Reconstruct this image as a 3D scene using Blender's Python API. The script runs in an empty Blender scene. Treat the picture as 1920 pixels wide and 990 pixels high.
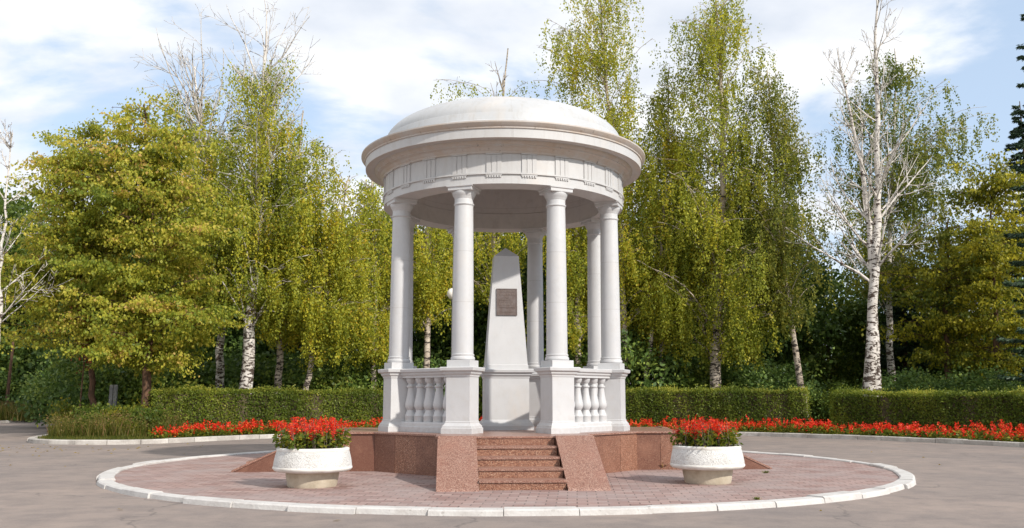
import bpy, math, random
import numpy as np
R = math.radians
scn = bpy.context.scene
C = scn.collection

# ------------------------------------------------------------------ camera, sky, sun, exposure
FPX = 1700.0                       # focal length in pixels of a 1920 wide picture
PITCH = math.atan((746 - 495) / FPX)
CZ = 1.55
cam = bpy.data.cameras.new('camera'); camo = bpy.data.objects.new('camera', cam); C.objects.link(camo)
cam.sensor_width = 36; cam.lens = 36 * FPX / 1920; cam.clip_end = 3000; cam.clip_start = 0.1
camo.location = (0, 0, CZ); camo.rotation_euler = (R(90) + PITCH, 0, 0)
scn.camera = camo

SUN_AZ, SUN_EL = 45.5, 34.0        # sun behind the camera, to its right
sun = bpy.data.lights.new('sun', 'SUN'); sun.energy = 3.3; sun.angle = R(1.6); sun.color = (1.0, 0.94, 0.86)
suno = bpy.data.objects.new('sun', sun); C.objects.link(suno)
suno.rotation_euler = (R(90 - SUN_EL), 0, R(SUN_AZ))
suno.location = (20, -30, 30)

W = bpy.data.worlds.new('World'); scn.world = W; W.use_nodes = True
nt = W.node_tree; N = nt.nodes; L = nt.links; N.clear()
out = N.new('ShaderNodeOutputWorld'); bg = N.new('ShaderNodeBackground'); L.new(bg.outputs[0], out.inputs[0])
sky = N.new('ShaderNodeTexSky'); sky.sky_type = 'NISHITA'; sky.sun_disc = False
sky.sun_elevation = R(SUN_EL); sky.sun_rotation = R(180 - SUN_AZ); sky.air_density = 1.0; sky.dust_density = 0.6
tc = N.new('ShaderNodeTexCoord'); sep = N.new('ShaderNodeSeparateXYZ'); L.new(tc.outputs['Generated'], sep.inputs[0])
def wm(op, a, b=None, clamp=False):
    n = N.new('ShaderNodeMath'); n.operation = op; n.use_clamp = clamp
    for i, v in enumerate((a, b)):
        if v is None: continue
        if isinstance(v, (int, float)): n.inputs[i].default_value = v
        else: L.new(v, n.inputs[i])
    return n.outputs[0]
den = wm('ADD', wm('MAXIMUM', sep.outputs[2], 0.0), 0.16)
comb = N.new('ShaderNodeCombineXYZ')
L.new(wm('DIVIDE', sep.outputs[0], den), comb.inputs[0]); L.new(wm('DIVIDE', sep.outputs[1], den), comb.inputs[1])
cn = N.new('ShaderNodeTexNoise'); cn.inputs['Scale'].default_value = 0.95; cn.inputs['Detail'].default_value = 9
cn.inputs['Roughness'].default_value = 0.55; cn.inputs['Distortion'].default_value = 0.25
mp = N.new('ShaderNodeMapping'); mp.inputs['Location'].default_value = (3.35, 1.7, 0.0); L.new(comb.outputs[0], mp.inputs[0]); L.new(mp.outputs[0], cn.inputs['Vector'])
# thicker cover to the left, clearer towards the right
bias = wm('MULTIPLY', sep.outputs[0], -0.17)
cr = N.new('ShaderNodeMapRange'); cr.inputs[1].default_value = 0.375; cr.inputs[2].default_value = 0.475; cr.interpolation_type = 'SMOOTHSTEP'
L.new(wm('ADD', cn.outputs['Fac'], bias), cr.inputs[0])
cn2 = N.new('ShaderNodeTexNoise'); cn2.inputs['Scale'].default_value = 2.2; cn2.inputs['Detail'].default_value = 6; L.new(mp.outputs[0], cn2.inputs['Vector'])
shade = N.new('ShaderNodeMapRange'); shade.inputs[1].default_value = 0.35; shade.inputs[2].default_value = 0.62
L.new(cn2.outputs['Fac'], shade.inputs[0])
ccol = N.new('ShaderNodeMix'); ccol.data_type = 'RGBA'
ccol.inputs[6].default_value = (5.1, 5.5, 6.2, 1); ccol.inputs[7].default_value = (7.9, 7.9, 7.95, 1)
L.new(shade.outputs[0], ccol.inputs[0])
skb = N.new('ShaderNodeMix'); skb.data_type = 'RGBA'; skb.inputs[0].default_value = 0.55     # thin high veil over the blue
skb.inputs[7].default_value = (5.4, 6.6, 8.2, 1); L.new(sky.outputs[0], skb.inputs[6])
mx = N.new('ShaderNodeMix'); mx.data_type = 'RGBA'
L.new(wm('MULTIPLY', cr.outputs[0], 0.93), mx.inputs[0]); L.new(skb.outputs[2], mx.inputs[6]); L.new(ccol.outputs[2], mx.inputs[7])
L.new(mx.outputs[2], bg.inputs[0]); bg.inputs[1].default_value = 0.108
vs = scn.view_settings; vs.view_transform = 'Standard'; vs.look = 'None'; vs.gamma = 1; vs.use_curve_mapping = False
vs.exposure = 0.45
scn.cycles.max_bounces = 7; scn.cycles.diffuse_bounces = 5; scn.cycles.glossy_bounces = 2; scn.cycles.transmission_bounces = 3
scn.cycles.use_denoising = True; scn.cycles.sample_clamp_indirect = 4

def at(px, py, Y):
    """world x and z of a feature seen in the photograph at (px, py) when it stands Y metres away"""
    a = (px - 960) / FPX; b = (495 - py) / FPX
    t = Y / (math.cos(PITCH) - b * math.sin(PITCH))
    return a * t, CZ + (math.sin(PITCH) + b * math.cos(PITCH)) * t

# ------------------------------------------------------------------ materials
class NB:
    def __init__(s, name, rough=0.6, spec=0.4):
        s.m = bpy.data.materials.new(name); s.m.use_nodes = True; s.t = s.m.node_tree; s.n = s.t.nodes; s.l = s.t.links
        s.b = s.n['Principled BSDF']; s.b.inputs['Roughness'].default_value = rough; s.b.inputs['Specular IOR Level'].default_value = spec
        s.tc = s.n.new('ShaderNodeTexCoord'); s.obj = s.tc.outputs['Object']
        s.outn = [x for x in s.n if x.type == 'OUTPUT_MATERIAL'][0]
    def put(s, v, inp):
        if isinstance(v, (int, float)): inp.default_value = v
        elif isinstance(v, (tuple, list)): inp.default_value = (*v, 1) if len(v) == 3 and inp.type == 'RGBA' else v
        else: s.l.new(v, inp)
    def noise(s, scale, detail=4, rough=0.5, vec=None, stretch=None, dist=0):
        n = s.n.new('ShaderNodeTexNoise'); n.inputs['Scale'].default_value = scale; n.inputs['Detail'].default_value = detail
        n.inputs['Roughness'].default_value = rough; n.inputs['Distortion'].default_value = dist
        v = vec or s.obj
        if stretch:
            mp = s.n.new('ShaderNodeMapping'); mp.inputs['Scale'].default_value = stretch; s.l.new(v, mp.inputs[0]); v = mp.outputs[0]
        s.l.new(v, n.inputs['Vector']); return n.outputs['Fac']
    def vor(s, scale, out='Color', feature='F1', stretch=None):
        n = s.n.new('ShaderNodeTexVoronoi'); n.inputs['Scale'].default_value = scale; n.feature = feature
        v = s.obj
        if stretch:
            mp = s.n.new('ShaderNodeMapping'); mp.inputs['Scale'].default_value = stretch; s.l.new(v, mp.inputs[0]); v = mp.outputs[0]
        s.l.new(v, n.inputs['Vector']); return n.outputs[out]
    def rng(s, v, a, b, c=0, d=1):
        n = s.n.new('ShaderNodeMapRange'); s.put(v, n.inputs[0])
        for i, x in enumerate((a, b, c, d)): n.inputs[i + 1].default_value = x
        return n.outputs[0]
    def mix(s, f, a, b, mode='MIX'):
        n = s.n.new('ShaderNodeMix'); n.data_type = 'RGBA'; n.blend_type = mode
        s.put(f, n.inputs[0]); s.put(a, n.inputs[6]); s.put(b, n.inputs[7]); return n.outputs[2]
    def math(s, op, a, b=0.0):
        n = s.n.new('ShaderNodeMath'); n.operation = op; s.put(a, n.inputs[0]); s.put(b, n.inputs[1]); return n.outputs[0]
    def ramp(s, f, stops):
        n = s.n.new('ShaderNodeValToRGB'); e = n.color_ramp.elements
        while len(e) < len(stops): e.new(0.5)
        for i, (p, c) in enumerate(stops): e[i].position = p; e[i].color = (*c, 1)
        s.put(f, n.inputs[0]); return n.outputs[0]
    def attr(s, name='tone'):
        n = s.n.new('ShaderNodeAttribute'); n.attribute_name = name; return n.outputs['Fac']
    def sepz(s, v=None, i=2):
        n = s.n.new('ShaderNodeSeparateXYZ'); s.l.new(v or s.obj, n.inputs[0]); return n.outputs[i]
    def bump(s, h, strength=0.3, dist=0.02):
        n = s.n.new('ShaderNodeBump'); n.inputs['Strength'].default_value = strength; n.inputs['Distance'].default_value = dist
        s.put(h, n.inputs['Height']); s.l.new(n.outputs[0], s.b.inputs['Normal'])
    def col(s, v): s.put(v, s.b.inputs['Base Color']); return s

M = {}
def marble(name, base, dirt, amt, streak=False, ang=0, zj=(), tan=()):
    b = NB(name, 0.45, 0.4)
    big = b.noise(1.3, 6, 0.6); veins = b.noise(2.2, 8, 0.7, dist=2.5, stretch=(1, 1, 0.6))
    c = b.mix(b.rng(big, .35, .7), base, tuple(x * .90 for x in base))
    c = b.mix(b.math('MULTIPLY', b.rng(veins, .54, .60), .16), c, (.42, .44, .47))
    st = b.noise(7, 6, 0.7, stretch=(1.4, 1.4, .22)) if streak else b.noise(5, 7, 0.75)
    c = b.mix(b.math('MULTIPLY', b.rng(st, .50, .74), amt), c, dirt)
    sp = b.noise(38, 3, .6)
    c = b.mix(b.math('MULTIPLY', b.rng(sp, .68, .76), .30), c, (.25, .22, .19))
    lines = None
    if ang:                                                # joints between the ring stones
        at2 = b.math('ARCTAN2', b.sepz(None, 1), b.sepz(None, 0)); fr = b.math('FRACT', b.math('MULTIPLY', at2, ang / (2 * math.pi)))
        lines = b.rng(fr, 0, .012, 1, 0)
    for z_ in zj:                                          # joints between the drums
        d_ = b.rng(b.math('ABSOLUTE', b.math('SUBTRACT', b.sepz(), z_)), .002, .012, 1, 0); lines = d_ if lines is None else b.math('MAXIMUM', lines, d_)
    if lines is not None: c = b.mix(b.math('MULTIPLY', lines, .28), c, (.28, .25, .22))
    for za, zb in tan:                                     # old brown stains on the mouldings
        zc = b.sepz(); w_ = b.math('MULTIPLY', b.rng(zc, za - .01, za + .01), b.rng(zc, zb - .01, zb + .01, 1, 0))
        c = b.mix(b.math('MULTIPLY', w_, b.rng(b.noise(3, 6, .7), .35, .62, .25, .85)), c, (.47, .375, .295))
        blk = b.noise(9, 5, .7, stretch=(1.2, 1.2, .3)); c = b.mix(b.math('MULTIPLY', w_, b.math('MULTIPLY', b.rng(blk, .62, .70), .7)), c, (.14, .12, .105))
    if name == 'white_marble':                              # splash dirt at the foot of the pedestals
        c = b.mix(b.math('MULTIPLY', b.rng(b.sepz(), .78, 1.15, 1, 0), b.rng(b.noise(6, 6, .75), .42, .66, 0, .6)), c, (.37, .34, .31))
    rust = b.noise(1.1, 3, .6, stretch=(1, 1, .5)); c = b.mix(b.math('MULTIPLY', b.rng(rust, .56, .72), .35), c, (.62, .53, .44))
    b.col(c); b.bump(b.noise(55, 4), .12, .006); return b.m
M['marble'] = marble('white_marble', (.555, .555, .558), (.44, .40, .35), .32, zj=(3.42, 4.46))
M['marble_plain'] = marble('obelisk_marble', (.555, .555, .558), (.46, .42, .37), .26)
M['marble_stain'] = marble('weathered_marble', (.545, .538, .53), (.36, .32, .28), .34, True, 24, (), ((6.835, 6.975), (6.44, 6.655)))
M['marble_dome'] = marble('dome_marble', (.49, .495, .50), (.38, .355, .32), .55, True, 16)
M['marble_inner'] = marble('ceiling_marble', (.58, .56, .54), (.38, .345, .315), .5, False, 12, (6.35,))

b = NB('red_granite', 0.42, 0.5)
v = b.vor(95); sv = b.sepz(v, 0)
c = b.ramp(sv, [(0, (.075, .03, .022)), (.3, (.18, .072, .042)), (.62, (.27, .125, .073)), (.9, (.40, .22, .14)), (1, (.52, .36, .26))])
tn = b.attr(); c = b.mix(b.math('MULTIPLY', tn, .85), c, (.135, .055, .036))
c = b.mix(b.math('MULTIPLY', b.rng(b.noise(3, 5), .5, .72), .35), c, (.34, .17, .11))
b.col(c); M['granite'] = b.m
b = NB('pink_granite', 0.36, 0.55)
v = b.vor(95); sv = b.sepz(v, 0)
c = b.ramp(sv, [(0, (.12, .05, .035)), (.35, (.22, .105, .075)), (.7, (.31, .17, .123)), (1, (.45, .31, .245))])
c = b.mix(b.math('MULTIPLY', b.rng(b.noise(2.5, 5), .48, .7), .3), c, (.30, .13, .09))
b.col(c); M['granite_pink'] = b.m
b = NB('floor_granite', 0.5, 0.4)
b.col(b.mix(b.rng(b.noise(9, 6), .35, .65), (.40, .24, .19), (.50, .37, .31))); M['floor'] = b.m

b = NB('asphalt', 0.88, 0.2)
fine = b.noise(55, 5, .8); patch = b.noise(.23, 5, .6); mid = b.noise(1.7, 6, .65)
c = b.mix(b.rng(patch, .36, .64), (.215, .182, .166), (.305, .245, .210))
c = b.mix(b.math('MULTIPLY', b.rng(mid, .42, .66), .55), c, (.15, .13, .124))
c = b.mix(b.math('MULTIPLY', b.rng(fine, .50, .72), .45), c, (.38, .34, .31))
c = b.mix(b.math('MULTIPLY', b.rng(b.noise(28, 3, .7), .60, .70), .5), c, (.11, .098, .092))
crk = b.n.new('ShaderNodeTexVoronoi'); crk.feature = 'DISTANCE_TO_EDGE'; crk.inputs['Scale'].default_value = .16
wv = b.n.new('ShaderNodeVectorMath'); wv.operation = 'ADD'; nn = b.n.new('ShaderNodeTexNoise'); nn.inputs['Scale'].default_value = 1.2; nn.inputs['Detail'].default_value = 6
b.l.new(b.obj, nn.inputs['Vector']); b.l.new(b.obj, wv.inputs[0]); b.l.new(nn.outputs['Color'], wv.inputs[1]); b.l.new(wv.outputs[0], crk.inputs['Vector'])
c = b.mix(b.math('MULTIPLY', b.rng(crk.outputs['Distance'], .0, .0045, 1, 0), .55), c, (.10, .09, .085))
gr = b.noise(11, 6, .85); c = b.mix(b.math('MULTIPLY', b.rng(gr, .52, .68), .35), c, (.33, .285, .255)); c = b.mix(b.math('MULTIPLY', b.rng(b.noise(.5, 6, .75, dist=.6), .55, .60), .12), c, (.14, .12, .115))
b.col(c); b.bump(gr, .6, .01); M['asphalt'] = b.m

b = NB('paving', 0.8, 0.25)
mp = b.n.new('ShaderNodeMapping'); mp.inputs['Rotation'].default_value = (0, 0, R(4)); b.l.new(b.obj, mp.inputs[0])
br = b.n.new('ShaderNodeTexBrick'); b.l.new(mp.outputs[0], br.inputs['Vector'])
br.inputs['Scale'].default_value = 1; br.inputs['Brick Width'].default_value = .30; br.inputs['Row Height'].default_value = .20
br.inputs['Mortar Size'].default_value = .011; br.inputs['Mortar Smooth'].default_value = .3; br.inputs['Bias'].default_value = 0
br.inputs['Color1'].default_value = (.265, .165, .145, 1); br.inputs['Color2'].default_value = (.40, .285, .255, 1); br.inputs['Mortar'].default_value = (.13, .095, .08, 1)
c = b.mix(b.math('MULTIPLY', b.rng(b.noise(.8, 6, .65), .42, .62), .65), br.outputs['Color'], (.33, .275, .26), 'MIX')
c = b.mix(b.math('MULTIPLY', b.rng(b.noise(60, 3), .5, .7), .35), c, (.24, .17, .15))
b.col(c); b.bump(b.math('SUBTRACT', b.noise(40, 3), br.outputs['Fac']), .5, .01); M['paving'] = b.m

b = NB('whitewashed_kerb', 0.85, 0.2)
c = b.mix(b.rng(b.noise(2.2, 6, .7), .45, .75), (.56, .54, .515), (.42, .39, .365))
c = b.mix(b.math('MULTIPLY', b.rng(b.noise(9, 7, .75), .60, .68), .6), c, (.30, .27, .24))
b.col(c); b.bump(b.noise(25, 6), .5, .02); M['kerb'] = b.m
b = NB('worn_kerb', 0.85, 0.2)
c = b.mix(b.rng(b.noise(1.2, 6, .7), .38, .62), (.62, .59, .54), (.36, .33, .30))
c = b.mix(b.math('MULTIPLY', b.attr(), .5), c, (.33, .30, .27))
b.col(c); b.bump(b.noise(25, 6), .5, .02); M['kerb2'] = b.m

b = NB('white_stucco', 0.75, 0.3)
c = b.mix(b.rng(b.noise(3, 6), .4, .7), (.72, .715, .69), (.60, .585, .55))
b.col(c); b.bump(b.noise(26, 3, .6, dist=1.2), .9, .035); M['stucco'] = b.m
b = NB('smooth_plaster', 0.75, 0.3); b.col(b.mix(b.rng(b.noise(4, 6), .4, .7), (.76, .75, .71), (.62, .585, .52))); b.bump(b.noise(20, 4), .3, .01); M['plaster'] = b.m
b = NB('cream_concrete', 0.8, 0.3)
c = b.mix(b.rng(b.noise(4, 6, .7), .4, .7), (.55, .49, .38), (.40, .34, .25)); b.col(c); b.bump(b.noise(30, 4), .3, .01); M['cream'] = b.m
b = NB('bronze_plaque', 0.45, 0.5); b.b.inputs['Metallic'].default_value = .35
b.col(b.mix(b.rng(b.noise(9, 6), .35, .65), (.12, .085, .072), (.155, .125, .115))); b.bump(b.noise(60, 3), .3, .004); M['bronze'] = b.m
b = NB('bronze_letters', 0.4, 0.5); b.b.inputs['Metallic'].default_value = .35; b.col((.23, .18, .155)); M['letters'] = b.m
b = NB('opal_globe', 0.3, 0.5); b.col((.80, .75, .67)); M['globe'] = b.m
b = NB('grey_metal', 0.6, 0.4); b.col(b.mix(b.rng(b.noise(6), .4, .6), (.16, .16, .155), (.22, .22, .21))); M['metal'] = b.m
b = NB('grey_concrete', 0.85, 0.2); b.col(b.mix(b.rng(b.noise(6, 5), .4, .6), (.24, .24, .24), (.34, .33, .31))); M['concrete'] = b.m
b = NB('soil', 0.95, 0.1); b.col(b.mix(b.rng(b.noise(5, 6), .4, .6), (.06, .045, .03), (.11, .085, .055))); M['soil'] = b.m
b = NB('lawn', 0.95, 0.1); b.col(b.mix(b.rng(b.noise(1.2, 6), .35, .65), (.07, .085, .02), (.13, .115, .035))); M['lawn'] = b.m

b = NB('birch_bark', 0.8, 0.2)
c = b.mix(b.rng(b.noise(1.6, 6), .4, .7), (.50, .43, .35), (.36, .29, .22))
mk = b.noise(3.2, 5, .7, stretch=(1.0, 1.0, 2.6), dist=.8)
zz = b.sepz(); low = b.rng(zz, 0.2, 9.0, .525, .45)
thr = b.math('SUBTRACT', mk, b.math('SUBTRACT', 1.0, low))
c = b.mix(b.rng(thr, .005, .035), c, (.045, .035, .03))
b.col(c); b.bump(mk, .6, .03); M['birch'] = b.m
b = NB('bare_birch_bark', 0.8, 0.2)
c = b.mix(b.rng(b.noise(1.6, 6), .4, .7), (.66, .62, .575), (.52, .47, .42))
mk = b.noise(3.0, 5, .7, stretch=(1, 1, 2.2), dist=.8); low = b.rng(b.sepz(), 1.0, 12.0, .53, .45)
thr = b.math('SUBTRACT', mk, b.math('SUBTRACT', 1.0, low))
c = b.mix(b.rng(thr, .005, .035), c, (.07, .05, .04))
b.col(c); b.bump(mk, .6, .03); M['birch_white'] = b.m
b = NB('brown_bark', 0.9, 0.15)
c = b.mix(b.rng(b.noise(6, 6, .7, stretch=(2, 2, .5)), .4, .6), (.17, .095, .06), (.07, .045, .032)); b.col(c); b.bump(b.noise(14, 5, stretch=(2, 2, .4)), .8, .03); M['bark'] = b.m
b = NB('grey_twig', 0.9, 0.15); b.col((.20, .16, .12)); M['twig'] = b.m

def leafmat(name, stops, trans=.5, rough=.5, spec=.3, patch=None):
    b = NB(name, rough, spec)
    c = b.ramp(b.attr(), stops)
    if patch:
        patch = (patch[0], tuple(x * 1.25 for x in patch[1]))
        c = b.mix(b.math('MULTIPLY', b.rng(b.noise(.35, 3), .5, .66), patch[0]), c, patch[1])
    b.col(c)
    tr = b.n.new('ShaderNodeBsdfTranslucent'); b.l.new(c if not isinstance(c, tuple) else c, tr.inputs[0])
    mxs = b.n.new('ShaderNodeMixShader'); mxs.inputs[0].default_value = trans
    b.l.new(b.b.outputs[0], mxs.inputs[1]); b.l.new(tr.outputs[0], mxs.inputs[2]); b.l.new(mxs.outputs[0], b.outn.inputs[0]); return b.m
M['lf_birch'] = leafmat('birch_leaves', [(0, (0.150, 0.188, 0.019)), (.45, (0.340, 0.375, 0.045)), (.78, (0.58, 0.54, 0.055)), (.94, (0.620, 0.550, 0.037)), (1, (0.620, 0.450, 0.050))], patch=(.30, (0.40, 0.39, 0.037)))
M['lf_birch_green'] = leafmat('green_birch_leaves', [(0, (0.111, 0.156, 0.026)), (.5, (0.247, 0.267, 0.046)), (.85, (0.390, 0.377, 0.058)), (1, (0.546, 0.468, 0.078))])
M['lf_linden'] = leafmat('linden_leaves', [(0, (.16, .22, .028)), (.4, (.34, .37, .045)), (.72, (.54, .50, .06)), (.93, (.64, .52, .09)), (1, (.60, .40, .12))], patch=(.30, (.36, .33, .04)))
M['lf_green'] = leafmat('green_leaves', [(0, (0.062, 0.100, 0.018)), (.55, (0.125, 0.181, 0.025)), (.9, (0.213, 0.250, 0.037)), (1, (0.325, 0.312, 0.050))])
M['lf_dark'] = leafmat('dark_leaves', [(0, (.05, .095, .025)), (.6, (.13, .21, .045)), (1, (.28, .35, .065))], trans=.3)
M['lf_yellow'] = leafmat('yellow_green_leaves', [(0, (0.096, 0.132, 0.018)), (.4, (0.228, 0.240, 0.024)), (.8, (0.456, 0.408, 0.036)), (1, (0.620, 0.552, 0.048))])
M['lf_spruce'] = leafmat('spruce_needles', [(0, (0.016, 0.036, 0.018)), (1, (0.065, 0.111, 0.058))], trans=.1)
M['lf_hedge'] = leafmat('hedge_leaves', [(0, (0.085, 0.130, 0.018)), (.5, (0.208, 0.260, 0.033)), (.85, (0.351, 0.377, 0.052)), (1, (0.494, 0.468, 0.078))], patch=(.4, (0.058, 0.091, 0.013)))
M['lf_rust'] = leafmat('rusty_leaves', [(0, (.14, .04, .015)), (1, (.30, .09, .03))])
M['salvia_red'] = leafmat('salvia_red', [(0, (.55, .012, .008)), (.7, (.82, .035, .012)), (1, (.90, .20, .05))], trans=.3)
M['salvia_leaf'] = leafmat('salvia_leaves', [(0, (.06, .10, .012)), (.6, (.15, .19, .02)), (1, (.34, .29, .03))])
M['grass'] = leafmat('grass_blades', [(0, (.06, .09, .012)), (.6, (.13, .14, .02)), (.85, (.24, .20, .05)), (1, (.34, .20, .10))])
M['fallen'] = leafmat('fallen_leaves', [(0, (.30, .20, .03)), (1, (.42, .30, .04))])

# ------------------------------------------------------------------ mesh building
class MB:
    def __init__(s): s.v = []; s.f = []; s.t = []; s.n = 0; s.mi = []
    def add(s, v, f, tone=0.5, mi=0):
        v = np.asarray(v, float).reshape(-1, 3)
        if isinstance(f, np.ndarray): fl = [f + s.n]
        else: fl = [np.array([q], int) + s.n for q in f]
        s.v.append(v); s.t.append(np.broadcast_to(np.asarray(tone, float), (len(v),)))
        for q in fl: s.f.append(q); s.mi.append(np.full(len(q), mi))
        s.n += len(v); return s
    def box(s, x0, x1, y0, y1, z0, z1, tone=.5):
        v = [(x, y, z) for z in (z0, z1) for y in (y0, y1) for x in (x0, x1)]
        return s.add(v, [[0, 2, 3, 1], [4, 5, 7, 6], [0, 1, 5, 4], [2, 6, 7, 3], [0, 4, 6, 2], [1, 3, 7, 5]], tone)
    def rings(s, rings, cap0=True, cap1=True, tone=.5, closed=True):
        k = len(rings[0]); n = len(rings); v = np.array(rings).reshape(-1, 3)
        i = np.arange(k if closed else k - 1); j = (i + 1) % k
        f = np.concatenate([np.stack([a * k + i, a * k + j, (a + 1) * k + j, (a + 1) * k + i], 1) for a in range(n - 1)])
        base = s.n; s.add(v, f, tone)
        if cap0: s.f.append(np.array([base + np.arange(k)[::-1]])); s.mi.append(np.zeros(1, int))
        if cap1: s.f.append(np.array([base + (n - 1) * k + np.arange(k)])); s.mi.append(np.zeros(1, int))
        return s
    def lathe(s, prof, seg=48, cx=0, cy=0, cap0=True, cap1=True, tone=.5):
        a = np.arange(seg) * 2 * math.pi / seg
        return s.rings([[(cx + r * math.cos(t), cy + r * math.sin(t), z) for t in a] for r, z in prof], cap0, cap1, tone)
    def sq(s, prof, hx, hy=None, cx=0, cy=0, tone=.5):
        hy = hx if hy is None else hy
        return s.rings([[(cx - hx - o, cy - hy - o, z), (cx + hx + o, cy - hy - o, z), (cx + hx + o, cy + hy + o, z), (cx - hx - o, cy + hy + o, z)] for o, z in prof], tone=tone)
    def extrude(s, prof, x0, x1, tone=.5):     # prof: (y, z) loop, extruded along x
        return s.rings([[(x, y, z) for y, z in prof] for x in (x0, x1)], tone=tone)
    def arc(s, r0, r1, a0, a1, z0, z1, seg=2, tone=.5):
        rs = []
        for i in range(seg + 1):
            a = a0 + (a1 - a0) * i / seg; sx, cx = math.sin(a), -math.cos(a)
            rs.append([(r0 * sx, r0 * cx, z0), (r1 * sx, r1 * cx, z0), (r1 * sx, r1 * cx, z1), (r0 * sx, r0 * cx, z1)])
        return s.rings(rs, tone=tone)
    def tube(s, path, rad, sides=6, tone=.5, mi=0):
        P = np.asarray(path, float); n = len(P); rad = np.broadcast_to(np.asarray(rad, float), (n,))
        T = np.gradient(P, axis=0); T /= np.linalg.norm(T, axis=1)[:, None] + 1e-9
        up = np.array([0, 1.0, 0.05]); A = np.cross(T, up); A /= np.linalg.norm(A, axis=1)[:, None] + 1e-9; B = np.cross(T, A)
        a = np.arange(sides) * 2 * math.pi / sides
        V = P[:, None] + rad[:, None, None] * (np.cos(a)[None, :, None] * A[:, None] + np.sin(a)[None, :, None] * B[:, None])
        i = np.arange(sides); j = (i + 1) % sides
        f = np.concatenate([np.stack([k * sides + i, k * sides + j, (k + 1) * sides + j, (k + 1) * sides + i], 1) for k in range(n - 1)])
        return s.add(V.reshape(-1, 3), f, tone, mi)
    def leaves(s, P, D, size, rg, tone, aspect=.6, mi=0):
        n = len(P)
        if n == 0: return s
        D = D / (np.linalg.norm(D, axis=1)[:, None] + 1e-9); q = rg.normal(size=(n, 3)); S = np.cross(D, q); S /= np.linalg.norm(S, axis=1)[:, None] + 1e-9
        sz = np.broadcast_to(size, (n,))[:, None] * rg.uniform(.55, 1.4, (n, 1))
        V = np.stack([P, P + D * sz * .45 + S * sz * aspect * .5, P + D * sz, P + D * sz * .45 - S * sz * aspect * .5], 1)
        f = np.arange(n * 4).reshape(n, 4)
        return s.add(V.reshape(-1, 3), f, np.repeat(np.broadcast_to(tone, (n,)), 4), mi)
    def mesh(s, name, mats, smooth=False, auto=None):
        v = np.concatenate(s.v); me = bpy.data.meshes.new(name)
        me.vertices.add(len(v)); me.vertices.foreach_set('co', v.ravel().astype(np.float32))
        lt = np.concatenate([np.full(len(q), q.shape[1]) for q in s.f]); li = np.concatenate([q.ravel() for q in s.f])
        me.loops.add(len(li)); me.loops.foreach_set('vertex_index', li.astype(np.int32))
        me.polygons.add(len(lt)); me.polygons.foreach_set('loop_start', np.concatenate([[0], np.cumsum(lt)[:-1]]).astype(np.int32))
        me.polygons.foreach_set('loop_total', lt.astype(np.int32))
        for m_ in (mats if isinstance(mats, (list, tuple)) else [mats]): me.materials.append(m_)
        me.polygons.foreach_set('material_index', np.concatenate(s.mi).astype(np.int32))
        a = me.attributes.new('tone', 'FLOAT', 'POINT'); a.data.foreach_set('value', np.concatenate(s.t).astype(np.float32))
        me.update(calc_edges=True); me.validate()
        me.polygons.foreach_set('use_smooth', np.full(len(me.polygons), bool(smooth or auto)))
        if auto: me.set_sharp_from_angle(angle=R(auto))
        return me
    def build(s, name, mats, parent=None, smooth=False, auto=None):
        return link(name, s.mesh(name, mats, smooth, auto), parent)

def link(name, me, parent=None):
    o = bpy.data.objects.new(name, me); C.objects.link(o)
    if parent is not None: o.parent = parent
    return o
def tag(o, label, cat=None, group=None, kind=None):
    o['label'] = label
    if cat: o['category'] = cat
    if group: o['group'] = group
    if kind: o['kind'] = kind
    return o
def thing(name, label, cat, loc=(0, 0, 0), rz=0, group=None):
    o = bpy.data.objects.new(name, None); C.objects.link(o); o.location = loc; o.rotation_euler = (0, 0, rz)
    o.empty_display_size = .2
    return tag(o, label, cat, group)
def struct(name, mb, mat, **k):
    o = mb.build(name, mat, **k); o['kind'] = 'structure'; return o
def copytree(o, parent=None):
    c = o.copy(); C.objects.link(c); c.parent = parent
    for ch in list(o.children): copytree(ch, c)
    return c
def chaikin(p, n=3):
    p = np.array(p, float)
    for _ in range(n):
        q = [p[0]]
        for a, b_ in zip(p[:-1], p[1:]): q += [a * .75 + b_ * .25, a * .25 + b_ * .75]
        q.append(p[-1]); p = np.array(q)
    return p
def poly(pts, z, mat, name):
    import mathutils.geometry as g
    v = [mathutils.Vector((x, y, 0)) for x, y in pts]; t = g.tessellate_polygon([v])
    mb = MB(); mb.add([(x, y, z) for x, y in pts], [list(q) for q in t])
    o = struct(name, mb, mat)
    me = o.data
    if len(me.polygons) and me.polygons[0].normal.z < 0: me.flip_normals()
    return o
import mathutils

# ------------------------------------------------------------------ ground, road, beds, kerbs
mb = MB(); mb.add([(-900, -200, -.03), (900, -200, -.03), (900, 1500, -.03), (-900, 1500, -.03)], [[0, 1, 2, 3]]); struct('ground', mb, M['lawn'])
mb = MB(); mb.add([(-70, -12, 0), (45, -12, 0), (45, 78, 0), (-70, 78, 0)], [[0, 1, 2, 3]]); struct('road', mb, M['asphalt'])
CX, CY, ROT = -.2, 20.75, R(4)
KX = -.11
# round paving
mb = MB(); mb.lathe([(8.20, .01), (8.20, .05), (0, .05)], 120, KX, CY, cap0=False, cap1=False); struct('paving', mb, M['paving'])
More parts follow.
